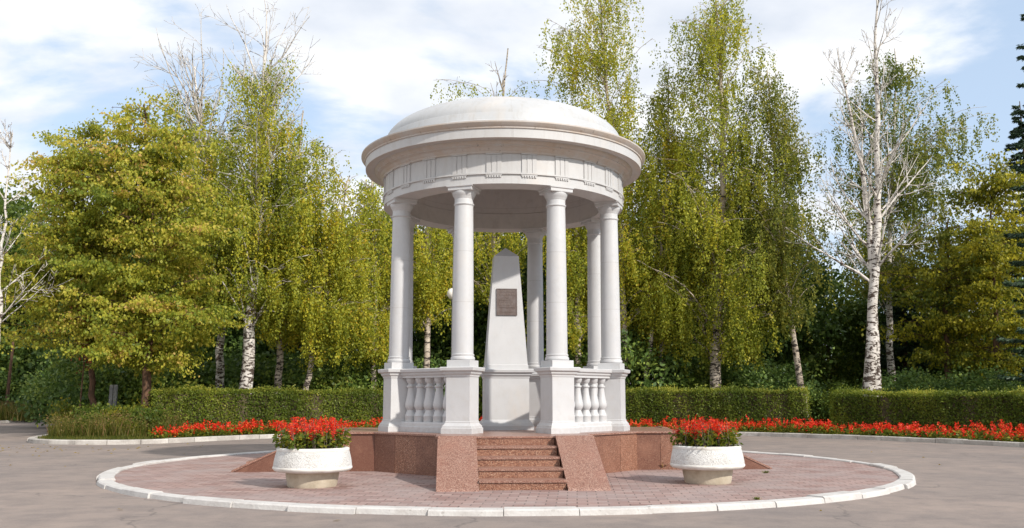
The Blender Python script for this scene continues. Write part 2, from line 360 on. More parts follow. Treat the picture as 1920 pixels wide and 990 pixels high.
# kerb ring in slightly uneven blocks
rg = np.random.default_rng(3); mb = MB(); nb = 52
for k in range(nb):
    a0 = 2 * math.pi * k / nb + .0006; a1 = 2 * math.pi * (k + 1) / nb - .0006; j = rg.normal(0, .022, 3); dz = rg.normal(0, .009)
    rs = []
    for i in range(3):
        a = a0 + (a1 - a0) * i / 2; c_, s_ = math.cos(a), math.sin(a)
        rs.append([(r * c_ + KX, r * s_ + CY, z) for r, z in ((8.10 + j[0], .0), (8.10 + j[0], .070 + dz), (8.125 + j[0], .086 + dz), (8.35 + j[1], .086 + dz), (8.378 + j[1], .068 + dz), (8.39 + j[1], .0))])
    mb.rings(rs, tone=rg.random())
o = struct('kerb', mb, M['kerb'])

bed_front = chaikin([(-60, 95), (-33, 66), (-24, 50), (-19.2, 40), (-18.0, 36), (-17.6, 33.6), (-16.5, 31.5), (-14.2, 30.7), (-12.3, 31.2), (-10.8, 33.6), (-9.5, 35.7), (-5.5, 38.6), (0, 40.2), (5.5, 40), (9.6, 38.4), (11.8, 36), (14.2, 33.2), (16.4, 28.9), (18.3, 22), (19, 10), (19, 0)], 2)
poly([*map(tuple, bed_front), (90, 0), (90, 150), (-60, 150)], .10, M['lawn'], 'verge')
far_front = chaikin([(-28, 150), (-29.5, 72), (-29.6, 62), (-31.5, 57.5), (-40, 52), (-60, 48)], 2)
poly([*map(tuple, far_front[::-1]), (-28, 150), (-90, 150), (-90, 48)], .12, M['lawn'], 'far_verge')
def kerb_line(pts, name, w=.22, h=.15, step=1.0, seed=1):
    pts = np.array(pts); d = np.r_[0, np.cumsum(np.linalg.norm(np.diff(pts, axis=0), axis=1))]
    rg = np.random.default_rng(seed); mb = MB(); u = 0
    while u < d[-1] - step:
        ln = step * rg.uniform(.9, 1.1); us = np.array([u + .008, u + ln / 2, u + ln - .008]); xs = np.interp(us, d, pts[:, 0]); ys = np.interp(us, d, pts[:, 1])
        t = np.array([xs[2] - xs[0], ys[2] - ys[0]]); t /= np.linalg.norm(t) + 1e-9; nrm = np.array([-t[1], t[0]]); dz = rg.normal(0, .006); dj = rg.normal(0, .01)
        rs = [[(x + nrm[0] * o_, y + nrm[1] * o_, z) for o_, z in ((-.02 + dj, 0), (-.02 + dj, h + dz - .02), (.0 + dj, h + dz), (w + dj, h + dz), (w + dj, 0))] for x, y in zip(xs, ys)]
        mb.rings(rs, tone=rg.random() ** 2); u += ln
    return struct(name, mb, M['kerb2'])
kl = [p for p in bed_front if p[1] < 70]
kerb_line(kl, 'bed_kerb', seed=4); kerb_line([p for p in far_front if p[1] < 80][::-1], 'far_kerb', seed=9)

# ------------------------------------------------------------------ rotunda
FL = .85
rot = thing('rotunda', 'white marble domed rotunda with eight columns on a red granite platform', 'rotunda', (CX, CY, .05), ROT)
def Z(z): return z - .05
def rotpts(pts, deg):
    a = R(deg); return [(x * math.cos(a) - y * math.sin(a), x * math.sin(a) + y * math.cos(a)) for x, y in pts]
# platform: local front is -y
HW, RS, AP = 1.42, 3.75, 2.95
tin = AP * math.sqrt(2) - HW
def plan(off):
    pts = []
    for k in range(4): pts += rotpts([(-HW - off, -(tin + off * .41)), (-HW - off, -RS - off), (HW + off, -RS - off), (HW + off, -(tin + off * .41))], 90 * k)
    return pts
mb = MB(); P0 = plan(-.03)
mb.rings([[(x, y, z) for x, y in P0] for z in (0, Z(.81))], tone=.9); plat = mb.build('platform', M['granite'], rot)
rg = np.random.default_rng(11); PL = plan(0)
for i in range(16):
    (x0, y0), (x1, y1) = PL[i], PL[(i + 1) % 16]; ln = math.hypot(x1 - x0, y1 - y0)
    if i % 4 == 1: continue                                     # stair opening side
    mb = MB(); n = max(1, round(ln / .55)); tx, ty = (x1 - x0) / ln, (y1 - y0) / ln; nx, ny = -ty, tx
    for k in range(n):
        a, e = ln * k / n + .003, ln * (k + 1) / n - .003; j = rg.uniform(0, .006)
        q = []
        for z in (.0, Z(.805)):
            q.append([(x0 + tx * u - nx * v_, y0 + ty * u - ny * v_, z) for u, v_ in ((a, j), (e, j), (e, -.028), (a, -.028))])
        mb.rings(q, tone=rg.random())
    mb.build('cladding', M['granite'], plat)
mb = MB(); P1 = plan(.045)
# coping slabs as one ring with a bevelled edge, floor inside
mb.rings([[(x, y, z) for x, y in plan(o_)] for o_, z in ((.035, Z(.806)), (.045, Z(.812)), (.045, Z(.843)), (.038, Z(.85)))]); mb.build('floor_slab', M['granite_pink'], plat)
# stairs on four sides
def stair_parts(parent):
    mb = MB(); n = 5; rise = (FL - .05) / n; tread = (5.48 - 3.75) / 4
    for i in range(n - 1):                                      # i=0 lowest
        r1 = 5.48 - tread * i; z1 = rise * (i + 1)
        mb.box(-.718, .718, -r1, -r1 + tread + .03, 0, z1 - .042, tone=rg.random() * .4)
        mb.box(-.722, .722, -r1 - .025, -r1 + tread, z1 - .04, z1, tone=0); mb.mi[-6:] = [np.full(1, 1)] * 6
    mb.box(-.718, .718, -3.80, -3.755, 0, Z(.80), tone=.3)
    me = mb.mesh('step', [M['granite'], M['granite_pink']])
    ck = MB()
    for s_ in (-1, 1):
        x0, x1 = (.726, 1.425) if s_ > 0 else (-1.425, -.726)
        pr = [(-3.801, 0), (-5.64, 0), (-5.64, .03), (-3.90, Z(.868)), (-3.801, Z(.868))]
        ck.extrude(pr, x0, x1)
    return me, ck
def cheek(s_):
    x0, x1 = (.726, 1.425) if s_ > 0 else (-1.425, -.726)
    return MB().extrude([(-3.801, 0), (-5.58, 0), (-5.58, .01), (-3.92, Z(.826)), (-3.801, Z(.826))], x0 + .012, x1 - .012, tone=.9).mesh('cheek_wall', M['granite']), \
        MB().extrude([(-3.80, Z(.83)), (-3.92, Z(.83)), (-5.62, .0), (-5.655, .0), (-5.64, .035), (-3.91, Z(.868)), (-3.80, Z(.868))], x0, x1).mesh('cheek_slab', M['granite_pink'])
stme, _ = stair_parts(None); ckm = {s_: cheek(s_) for s_ in (-1, 1)}
for k in range(4):
    st = link('stair', stme, rot); st.rotation_euler = (0, 0, R(90 * k))
    for s_ in (-1, 1):
        link('cheek_wall', ckm[s_][0], st); link('cheek_slab', ckm[s_][1], st)
# pedestals with columns
RC = 2.5
pedm = MB().sq([(.075, Z(FL)), (.075, Z(.955)), (.06, Z(.965)), (.055, Z(1.0)), (.03, Z(1.03)), (.012, Z(1.06)), (.012, Z(1.085)), (0, Z(1.095)), (0, Z(1.965)), (.012, Z(1.97)), (.015, Z(2.0)), (.045, Z(2.03)), (.05, Z(2.065)), (.095, Z(2.09)), (.105, Z(2.145)), (.09, Z(2.16))], .25).mesh('pedestal', M['marble'])
plm = MB().sq([(0, Z(2.16)), (0, Z(2.292)), (-.006, Z(2.298))], .245).mesh('plinth', M['marble'])
bsm = MB().lathe([(.225, Z(2.298)), (.243, Z(2.31)), (.247, Z(2.335)), (.24, Z(2.36)), (.225, Z(2.372)), (.225, Z(2.39)), (.232, Z(2.40)), (.232, Z(2.415)), (.222, Z(2.425))], 40).mesh('base_ring', M['marble'], auto=35)
sh = []
for i in range(15):
    t = i / 14; sh.append((.214 - .022 * t ** 1.6, Z(2.425 + (5.46 - 2.425) * t)))
shm = MB().lathe(sh, 40, cap0=False, cap1=False).mesh('column', M['marble'], auto=40)
cpm = MB().lathe([(.192, Z(5.46)), (.20, Z(5.475)), (.212, Z(5.485)), (.212, Z(5.505)), (.196, Z(5.515)), (.194, Z(5.61)), (.202, Z(5.62)), (.205, Z(5.64)), (.225, Z(5.67)), (.245, Z(5.71)), (.252, Z(5.745)), (.25, Z(5.76))], 40).mesh('capital', M['marble'], auto=35)
abm = MB().sq([(-.02, Z(5.758)), (-.012, Z(5.77)), (-.012, Z(5.825)), (.01, Z(5.838)), (.012, Z(5.862))], .27).mesh('abacus', M['marble'])
for k in range(8):
    a = R(22.5 + 45 * k)
    col = link('column', shm, rot); col.location = (RC * math.sin(a), -RC * math.cos(a), 0); col.rotation_euler = (0, 0, a)
    for nm, me in (('plinth', plm), ('base_ring', bsm), ('capital', cpm), ('abacus', abm)): link(nm, me, col)
    pd = link('pedestal', pedm, rot); pd.location = col.location; pd.rotation_euler = col.rotation_euler
# balustrades on the four diagonal sides
hb = .91; z0 = Z(1.055)
bp = [(.0, .115), (.115, .115), (.125, .12), (.14, .12), (.15, .112), (.20, .095), (.25, .078), (.27, .076), (.30, .095), (.34, .114), (.38, .119), (.43, .114), (.52, .097), (.62, .08), (.72, .068), (.775, .066), (.785, .086), (.81, .09), (.825, .084), (.83, .06), (.87, .058), (.89, .075), (.92, .09), (.95, .098), (.955, .10), (1.0, .10)]
bam = MB().lathe([(r, z0 + hb * t) for t, r in bp], 24).mesh('baluster', M['marble'], auto=32)
half = RC * math.sin(R(22.5)) - .24; ap = RC * math.cos(R(22.5))
def rail(pr, nm):
    return MB().extrude([(y, Z(z)) for y, z in pr] , -half, half).mesh(nm, M['marble'])
rt = rail([(-.13, 1.965), (-.13, 2.0), (-.165, 2.03), (-.17, 2.062), (-.21, 2.085), (-.22, 2.14), (-.2, 2.153), (.2, 2.153), (.22, 2.14), (.21, 2.085), (.17, 2.062), (.165, 2.03), (.13, 2.0), (.13, 1.965)], 'handrail')
rb = rail([(-.19, FL + .001), (-.19, .955), (-.165, .975), (-.16, 1.03), (-.145, 1.055), (.145, 1.055), (.16, 1.03), (.165, .975), (.19, .955), (.19, FL + .001)], 'bottom_rail')
for k in range(4):
    a = R(45 + 90 * k)
    bl = link('balustrade', rt, rot); bl.location = (ap * math.sin(a), -ap * math.cos(a), 0); bl.rotation_euler = (0, 0, a)
    link('bottom_rail', rb, bl)
    for i in range(5):
        o = link('baluster', bam, bl); o.location = ((i - 2) * half * 2 / 5.1, 0, 0)
# entablature
ent = MB().lathe([(2.25, Z(5.862)), (2.765, Z(5.862)), (2.765, Z(6.05)), (2.80, Z(6.055)), (2.80, Z(6.085)), (2.755, Z(6.09)), (2.755, Z(6.49)), (2.80, Z(6.495)), (2.81, Z(6.53)),
    (2.83, Z(6.545)), (2.86, Z(6.585)), (2.91, Z(6.61)), (2.93, Z(6.615)), (2.93, Z(6.635)), (2.955, Z(6.65)), (2.99, Z(6.69)), (3.0, Z(6.715)), (3.175, Z(6.70)), (3.195, Z(6.705)), (3.20, Z(6.885)), (3.225, Z(6.895)), (3.228, Z(6.92)), (3.245, Z(6.935)), (3.27, Z(6.96)), (3.30, Z(7.0)), (3.30, Z(7.03)), (3.1, Z(7.07)),
    (2.85, Z(7.10))], 144, cap0=False, cap1=False).build('entablature', M['marble_stain'], rot, auto=25)
# ceiling inside the ring
MB().lathe([(2.25, Z(5.862)), (2.252, Z(6.25)), (2.27, Z(6.26)), (2.27, Z(6.9)), (2.2, Z(6.95)), (2.05, Z(7.35)), (1.6, Z(7.75)), (.9, Z(8.0)), (0, Z(8.05))], 96, cap0=False, cap1=False).build('ceiling', M['marble_inner'], rot, auto=35)
# dome with shallow rings
dp = [(2.90, Z(7.09)), (2.90, Z(7.16)), (2.86, Z(7.17)), (2.83, Z(7.20)), (2.80, Z(7.34)), (2.79, Z(7.365)), (2.755, Z(7.375))]
a_, b_ = 2.755, .85
for i in range(1, 25):
    t = i / 24 * math.pi / 2; r = a_ * math.cos(t); dp.append((max(r, .0), Z(7.375 + b_ * math.sin(t))))
    if i == 6: dp.append((r - .03, Z(7.375 + b_ * math.sin(t) + .002)))
MB().lathe(dp, 128, cap0=False, cap1=False).build('dome', M['marble_dome'], rot, auto=25)
mb = MB()
w = .32 / 2.78
for s_ in (-1, 0, 1): mb.arc(2.75, 2.778, s_ * w * .345 - w * .13, s_ * w * .345 + w * .13, Z(6.092), Z(6.47), 1)
mb.arc(2.75, 2.768, -w / 2, w / 2, Z(6.091), Z(6.472), 2); mb.arc(2.75, 2.80, -w * .52, w * .52, Z(6.472), Z(6.494), 2)
mb.arc(2.76, 2.79, -w * .52, w * .52, Z(6.028), Z(6.052), 2)
for i in range(6): mb.arc(2.76, 2.788, (i - 2.5) * w / 6 - w * .05, (i - 2.5) * w / 6 + w * .05, Z(5.99), Z(6.029), 1)
tgm = mb.mesh('triglyph', M['marble_stain'])
for k in range(24):
    o = link('triglyph', tgm, ent); o.rotation_euler = (0, 0, R(7.5 + 15 * k))

# ------------------------------------------------------------------ obelisk inside
ob = thing('obelisk', 'white marble obelisk on a square pedestal standing under the dome', 'monument', (CX + .05, CY - .05, FL), R(5))
MB().sq([(.10, 0), (.10, .10), (.085, .115), (.07, .15), (.03, .19), (.012, .215), (0, .225), (0, 1.13), (.012, 1.14), (.015, 1.165), (.05, 1.20), (.055, 1.235), (.10, 1.26), (.11, 1.31), (.09, 1.325)], .49, .49).build('pedestal', M['marble_plain'], ob)
MB().sq([(.0, 1.325), (.0, 1.42), (-.015, 1.435), (-.195, 3.90), (-.47, 4.13)], .475).build('shaft', M['marble_plain'], ob)
pq = thing('plaque', 'x', None); del pq['label']; bpy.data.objects.remove(pq)
# plaque leans with the front face of the shaft
tilt = math.atan2(.18, 2.465); yf = lambda z: -(.46 - .18 * (z - 1.435) / 2.465)
zc_ = 2.835; pqm = MB().box(-.23, .23, -.02, .012, -.305, .305).box(-.232, -.212, -.027, -.02, -.305, .305).box(.212, .232, -.027, -.02, -.305, .305).box(-.212, .212, -.027, -.02, .285, .305).box(-.212, .212, -.027, -.02, -.305, -.285)
po = pqm.build('plaque', M['bronze'], ob); po.location = (0, yf(zc_) - .004, zc_); po.rotation_euler = (-tilt, 0, 0)
rg = np.random.default_rng(5)        # raised lettering, too worn in the photograph to be read
for zr, hh, x0, x1 in ((.225, .05, -.14, .18), (.15, .045, -.16, .18), (.085, .03, -.05, .05), (.035, .03, -.17, .1), (-.015, .035, -.15, .12), (-.075, .05, -.17, .1), (-.135, .02, -.17, .17), (-.24, .03, -.1, .1)):
    x = x0; mb = MB()
    while x < x1:
        lw = hh * rg.uniform(.45, .7); q = hh * .16
        kind = rg.integers(0, 4)
        mb.box(x, x + q, -.026, -.019, zr, zr + hh)
        if kind != 1: mb.box(x + q, x + lw, -.026, -.019, zr + hh - q, zr + hh)
        if kind in (1, 2): mb.box(x + q, x + lw, -.026, -.019, zr, zr + q)
        if kind in (0, 3): mb.box(x + lw - q, x + lw, -.0265, -.0185, zr, zr + hh - q)
        x += lw + hh * .28
    mb.build('lettering', M['letters'], po)

# ------------------------------------------------------------------ planters with salvia
def planter_parts(t):
    MB().lathe([(.60, .26), (.665, .275), (.70, .31), (.702, .335), (.692, .35)], 64, cap1=False).lathe([(.635, .605), (.645, .63), (.64, .655), (.615, .668), (.575, .668), (.56, .65), (.55, .52)], 64, cap0=False, cap1=False).build('rim', M['plaster'], t, auto=50)
    pr = []
    for i in range(8): u = i / 7; pr.append((.692 - .052 * u ** 1.5, .35 + .26 * u))
    MB().lathe(pr, 96, cap0=False, cap1=False).build('bowl', M['stucco'], t, smooth=True)
    MB().lathe([(.425, 0), (.435, .02), (.47, .20), (.47, .265)], 48, cap0=False).build('foot', M['cream'], t, auto=40)
    mb = MB(); rg = np.random.default_rng(8)
    mb.lathe([(.0, .60), (.3, .612), (.555, .60), (.56, .52)], 40, cap0=False, cap1=False); mb.build('soil', M['soil'], t, smooth=True)
p1 = thing('planter', 'round white stucco planter with red salvia, left of the granite stairs', 'planter', (-3.43, 15.95, .05), R(10), 'round white planters beside the stairs')
planter_parts(p1)
p2 = copytree(p1); p1.scale = (.96, .96, .985); p2.scale = (.94, .94, .985); p2.location = (3.50, 16.6, .05); p2.rotation_euler = (0, 0, R(130)); p2['label'] = 'round white stucco planter with red salvia, right of the granite stairs'

def salvia(rg, h=.42, spikes=5, leaves=46, sp=.09, lf=.07, stems=True):
    st, le, fl = MB(), MB(), MB()
    for i in range(spikes):
        a = rg.uniform(0, 6.28); r = sp * rg.uniform(.2, 1.1); top = np.array([r * math.cos(a), r * math.sin(a), h * rg.uniform(.75, 1.12)])
        base = top * np.array([.2, .2, 0]); mid = (base + top) / 2 + np.array([0, 0, .02])
        if stems: st.tube([base, mid, top], [.006, .005, .003], 4)
        n = 30; u = rg.random(n); P = top[None] + np.stack([rg.normal(0, .012, n), rg.normal(0, .012, n), -(u * .17) + .02], 1); D = np.stack([rg.normal(0, 1, n), rg.normal(0, 1, n), rg.normal(.3, .5, n)], 1)
        fl.leaves(P, D, .042 * (1.15 - .4 * (1 - u)), rg, rg.random(n), .5)
    n = leaves; a = rg.uniform(0, 6.28, n); rr = sp * 1.1 * np.sqrt(rg.random(n)); z = h * (.22 + .52 * rg.random(n))
    P = np.stack([rr * np.cos(a), rr * np.sin(a), z], 1); D = np.stack([np.cos(a), np.sin(a), rg.normal(-.2, .4, n)], 1)
    le.leaves(P, D, lf, rg, rg.random(n), .6); return st, le, fl
pro = []
for k in range(4):
    st, le, fl = salvia(np.random.default_rng(40 + k), .50, 5, 84, .13, .085)
    pro.append((st.mesh('stem', M['twig']), le.mesh('leaves', M['salvia_leaf']), fl.mesh('blossom', M['salvia_red'])))
rg = np.random.default_rng(77)
for pi, (pl, side) in enumerate(((p1, 'left'), (p2, 'right'))):
    for k in range(30):
        rr = .52 * math.sqrt((k + .5) / 30); a = k * 2.39996 + pi
        t = thing('salvia', 'red flowering salvia growing in the %s white planter' % side, 'flower', (pl.location.x + rr * math.cos(a), pl.location.y + rr * math.sin(a), .645), rg.uniform(0, 6.28), 'red salvias in the %s planter' % side)
        s_ = rg.uniform(.75, 1.12) * (1 - .12 * (rr / .52) ** 2); t.scale = (s_, s_, s_); t.rotation_euler = (rg.normal(0, .10), rg.normal(0, .10), rg.uniform(0, 6.28))
        for nm, me in zip(('stem', 'leaves', 'blossom'), pro[rg.integers(0, 4)]): link(nm, me, t)

# ------------------------------------------------------------------ beds of salvia (mass planting)
kf = np.array(bed_front); kd = np.r_[0, np.cumsum(np.linalg.norm(np.diff(kf, axis=0), axis=1))]
def off_curve(x0, x1, offs, rg, dens, xr=None):
    """points behind the kerb line between world x0 and x1, at an offset range"""
    m = (kf[:, 1] < 43) & (kf[:, 1] > 20)
    i0 = kd[m].min(); i1 = kd[m].max(); n = int((i1 - i0) * (offs[1] - offs[0]) * dens); u = rg.uniform(i0, i1, n)
    x = np.interp(u, kd, kf[:, 0]); y = np.interp(u, kd, kf[:, 1]); x2 = np.interp(u + .2, kd, kf[:, 0]); y2 = np.interp(u + .2, kd, kf[:, 1])
    t = np.stack([x2 - x, y2 - y], 1); t /= np.linalg.norm(t, axis=1)[:, None] + 1e-9; o_ = rg.uniform(*offs, n)
    P = np.stack([x - t[:, 1] * o_, y + t[:, 0] * o_], 1); k = (P[:, 0] > x0) & (P[:, 0] < x1); return P[k]
def bed(x0, x1, offs, label, seed, dens=10, h=.45):
    rg = np.random.default_rng(seed); P = off_curve(x0, x1, offs, rg, dens); mb = MB()
    for x, y in P:
        hh = h * rg.uniform(.7, 1.2) * (1 + .15 * math.sin(x * 2.3 + y))
        if rg.random() < .06: continue
        n = 30; a = rg.uniform(0, 6.28, n); rr = .17 * np.sqrt(rg.random(n)); Q = np.stack([x + rr * np.cos(a), y + rr * np.sin(a), .1 + hh * (.05 + .62 * rg.random(n))], 1)
        mb.leaves(Q, np.stack([np.cos(a), np.sin(a), rg.normal(0, .5, n)], 1), .11, rg, rg.random(n), .6, mi=0)
        for s_ in range(4):
            a = rg.uniform(0, 6.28); r = .14 * rg.random() ** .5; t = hh * rg.uniform(.72, 1.18); n = 9 if rg.random() < .8 else 4
            Q = np.stack([x + r * math.cos(a) + rg.normal(0, .016, n), y + r * math.sin(a) + rg.normal(0, .016, n), .1 + t - .19 * rg.random(n)], 1)
            mb.leaves(Q, rg.normal(size=(n, 3)) + np.array([0, 0, .6]), .07, rg, rg.random(n), .6, mi=1)
    o = mb.build('salvia_bed', [M['salvia_leaf'], M['salvia_red']]); tag(o, label, 'flower bed', None, 'stuff'); return o
bed(-12.6, -2.0, (.55, 2.4), 'bed of red salvia in front of the left hedge', 21)
bed(-2.0, 10.9, (.5, 2.4), 'bed of red salvia behind the rotunda and along the right hedge', 22)
bed(10.9, 24, (.35, 2.0), 'bed of red salvia curving along the far right hedge', 23, 13)

# ------------------------------------------------------------------ hedges
def hedge(p0, p1, h, w, label, seed):
    rg = np.random.default_rng(seed); p0 = np.array(p0); p1 = np.array(p1); ln = np.linalg.norm(p1 - p0); t = (p1 - p0) / ln; ang = math.atan2(t[1], t[0])
    r = thing('hedge', label, 'hedge', (p0[0], p0[1], .10), ang)
    core = MB().box(.12, ln - .12, .12, w - .12, 0, h - .12); core.build('twigs', M['soil'], r)
    mb = MB(); n = int(ln * 3000)
    X = rg.uniform(0, ln, n); face = rg.random(n); top = face > .76
    bumpf = .10 * np.sin(X * 1.7 + seed) + .05 * np.sin(X * 4.3) + .04 * np.sin(X * 9.1 + 2)
    Y = np.where(top, rg.uniform(0, w, n), np.abs(rg.normal(0, .07, n)) - bumpf * .6); back = (~top) & (face < .1); Y = np.where(back, w - Y, Y)
    Zv = np.where(top, h + rg.normal(0, .045, n) + bumpf * .5 + np.where(rg.random(n) > .90, rg.random(n) ** 2 * .24, 0) + .035 * np.sin(X * .8 + seed), rg.uniform(0, h, n))
    e = rg.random(n) < .035; X = np.where(e, np.where(rg.random(n) < .5, 0, ln) + rg.normal(0, .05, n), X); Y = np.where(e, rg.uniform(0, w, n), Y); Zv = np.where(e, rg.uniform(0, h, n), Zv)
    D = rg.normal(size=(n, 3)) * np.where(top, 1, 0)[:, None] + np.stack([rg.normal(0, 1, n), rg.normal(0, .45, n), rg.normal(-.2, .9, n) + np.where(top, .8, 0)], 1)
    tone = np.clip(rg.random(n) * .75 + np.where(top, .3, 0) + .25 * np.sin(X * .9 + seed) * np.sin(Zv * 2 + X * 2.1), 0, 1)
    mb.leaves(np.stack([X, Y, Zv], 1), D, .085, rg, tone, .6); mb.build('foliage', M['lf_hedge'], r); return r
def hx(px, Y): return at(px, 746, Y)[0]
hedge((hx(287, 37.0), 37.0), (hx(722, 43.2), 43.2), 1.74, 1.1, 'long clipped green hedge behind the salvia bed left of the rotunda', 5)
hedge((hx(1172, 43.0), 43.0), (hx(1511, 39.8), 39.8), 1.78, 1.2, 'clipped green hedge between the rotunda and the gap in the hedges', 6)
hedge((hx(1555, 38.8), 38.8), (hx(2020, 31.6), 31.6), 1.62, 1.2, 'clipped dark hedge right of the gap, below the bare birch', 7)

# ------------------------------------------------------------------ trees
def branch_path(p, d, ln, rg, n=7, wander=.14, droop=0.0, up=0.0):
    P = [np.array(p, float)]; d = np.array(d, float); d /= np.linalg.norm(d)
    for i in range(n - 1):
        d = d + rg.normal(0, wander, 3) + np.array([0, 0, up - droop * (i / n)]); d /= np.linalg.norm(d); P.append(P[-1] + d * ln / (n - 1))
    return np.array(P)
def trunk_path(x, y, pts, n=26, rg=None):
    """pts: world (x, z) points up the stem"""
    z = np.array([q[1] for q in pts]); xs = np.array([q[0] for q in pts]); zz = np.linspace(z[0], z[-1], n); xx = np.interp(zz, z, xs)
    for _ in range(3): xx[1:-1] = (xx[:-2] + xx[1:-1] * 2 + xx[2:]) / 4
    P = np.stack([xx, np.full(n, y), zz], 1)
    if rg is not None: P[1:, 1] += np.cumsum(rg.normal(0, .05, n - 1)); P[1:, 0] += rg.normal(0, .03, n - 1)
    return P
def limb_tree(mb, p, d, ln, r, lev, rg, wander=.12, up=.03, ratio=.6, kids=5, minr=.012):
    P = branch_path(p, d, ln, rg, 7, wander, 0, up); n = len(P); rad = r * (1 - np.linspace(0, .8, n)); rad = np.maximum(rad, minr * .8)
    mb.tube(P, rad, 5 if lev > 0 else 4)
    if lev <= 0: return
    for k in range(kids):
        t = rg.uniform(.2, .95); i = int(t * (n - 1)); q = P[i]; dd = P[min(i + 1, n - 1)] - P[max(i - 1, 0)]; dd /= np.linalg.norm(dd)
        s_ = rg.normal(size=3); s_ -= dd * s_.dot(dd); s_ /= np.linalg.norm(s_); a = rg.uniform(.45, .95)
        limb_tree(mb, q, dd * math.cos(a) + s_ * math.sin(a), ln * ratio * rg.uniform(.6, 1.1) * (1.15 - .5 * t), max(rad[i] * .6, minr), lev - 1, rg, wander * 1.15, up, ratio, kids, minr)

def tree(name, label, px, Y, stem, r0, crown, seed, mats=('lf_birch', 'birch'), nbr=46, strands=15, leaf=.108, drop=(.7, 2.3), group=None, bare=0, bare_h=3.0, dens=1.0, down=1.0, step=.024, shadeoff=0.0, flat=0, cat='tree'):
    """stem: photo points up the trunk; crown: (y, centre x, half width) rows of its outline, all at distance Y"""
    rg = np.random.default_rng(seed)
    pts = [at(a, b_, Y) for a, b_ in stem]; x0 = pts[0][0]
    pts = [(p[0] - x0, p[1]) for p in pts]; pts[0] = (pts[0][0], .1)
    TP = trunk_path(0, 0, pts, 26, rg); n = len(TP); t = np.linspace(0, 1, n)
    root = thing(name, label, cat, (x0, Y, 0), 0, group)
    rows = sorted([(at(c, y, Y)[1], at(c, y, Y)[0] - x0, w * Y / 1718 * 1.02) for y, c, w in crown])
    cz = np.array([q[0] for q in rows]); cc = np.array([q[1] for q in rows]); cw = np.array([q[2] for q in rows])
    tm, bm, lm = MB(), MB(), MB()
    rad = r0 * (1 - .93 * t ** .8) + .02; rad[:2] *= np.array([1.35, 1.1]); tm.tube(TP, rad, 12)
    S0, S1, SB = [], [], []
    zlo, zhi = cz[0], cz[-1]; zmin = zlo - .5
    pz = rg.random(4000) * (zhi - zlo) + zlo; pw = np.interp(pz, cz, cw); keep = rg.random(4000) * cw.max() < pw; pz = pz[keep][:int(nbr * 1.35)]
    pz = np.r_[pz, [zhi - .1, zhi - .5]]
    for k, ze in enumerate(pz):
        w = np.interp(ze, cz, cw) * (1.22 if rg.random() < .18 else rg.uniform(.5, 1.06)) + .15; c_ = np.interp(ze, cz, cc); a = k * 2.39996 + rg.uniform(-.4, .4)
        e = np.array([c_ + w * math.cos(a), w * .85 * math.sin(a), ze])
        zb = max(ze - abs(w) * (.9 if not flat else .15) * rg.uniform(.6, 1.1) - .3, pts[0][1] + 1.5); zb = min(zb, TP[-1, 2] - .2)
        b0 = np.array([np.interp(zb, TP[:, 2], TP[:, 0]), np.interp(zb, TP[:, 2], TP[:, 1]), zb])
        u = np.linspace(0, 1, 9)[:, None]; lift = np.array([0, 0, 1.0]) * (np.sin(u * math.pi) * np.linalg.norm(e - b0) * (.16 if not flat else .06))
        P = b0 + (e - b0) * u + lift + np.cumsum(rg.normal(0, .035, (9, 3)), 0) * u; rb = max(.014, r0 * .17 * (1 - .6 * (zb / TP[-1, 2])))
        bm.tube(P, np.linspace(rb, .010, 9), 5)
        L_ = np.linalg.norm(e - b0)
        for s_ in range(strands):
            f = rg.uniform(.10, 1.0) ** .75; i = f * 8; q = np.array([np.interp(i, range(9), P[:, j]) for j in range(3)])
            side = rg.normal(size=3) * np.array([1, 1, .35]); off = side * (.20 + .09 * L_) * (1.15 - .5 * f)
            q2 = q + off; 
            if s_ % 3 == 0: bm.tube([q, (q + q2) / 2 + [0, 0, .08], q2], [.012, .009, .006], 3)
            S0.append(q2); S1.append(off); SB.append(k)
    S0 = np.array(S0); SB = np.array(SB); bt = rg.normal(0, .15, SB.max() + 1)[SB]; bd = rg.uniform(.45, 1.35, SB.max() + 1)[SB]; ns = len(S0); ln = rg.uniform(drop[0], drop[1], ns) * rg.uniform(.6, 1.25, ns)
    if down > .5: ln = np.minimum(ln, np.maximum(S0[:, 2] - zmin + rg.normal(0, .35, ns), .25))
    # leaves along each hanging twig
    hf = np.clip((S0[:, 2] - zlo) / (zhi - zlo), 0, 1); per = np.maximum((ln / step * dens * (1 - .55 * hf ** 1.5) * bd * rg.uniform(.55, 1.3, ns)).astype(int), 4); idx = np.repeat(np.arange(ns), per); m = len(idx); u = rg.random(m)
    drift = rg.normal(0, .10, (ns, 3)) * np.array([1, 1, 0]); sprd = .05 + .055 * rg.random(ns)
    if down > .5:
        P = S0[idx] + drift[idx] * u[:, None] * 2 + rg.normal(0, 1, (m, 3)) * sprd[idx][:, None] * np.array([1, 1, .6]); P[:, 2] -= ln[idx] * u
        D = rg.normal(0, .55, (m, 3)) + np.array([0, 0, -1.0])
    else:                                                   # flat sprays
        dirs = rg.normal(size=(ns, 3)) * np.array([1, 1, .12]); dirs[:, 2] -= .22; dirs /= np.linalg.norm(dirs, axis=1)[:, None]
        P = S0[idx] + dirs[idx] * (ln[idx] * u)[:, None] + rg.normal(0, 1, (m, 3)) * np.array([.13, .13, .07]) * (1 + .0 * u)[:, None]
        D = rg.normal(0, .5, (m, 3)) + dirs[idx] * .4 + np.array([0, 0, -.7])
    P[:, 2] = np.maximum(P[:, 2], .4)
    tone = np.clip(rg.random(m) * .7 + (rg.normal(.12, .11, ns) + bt)[idx] + shadeoff, 0, 1)
    lm.leaves(P, D, leaf, rg, tone, .72)
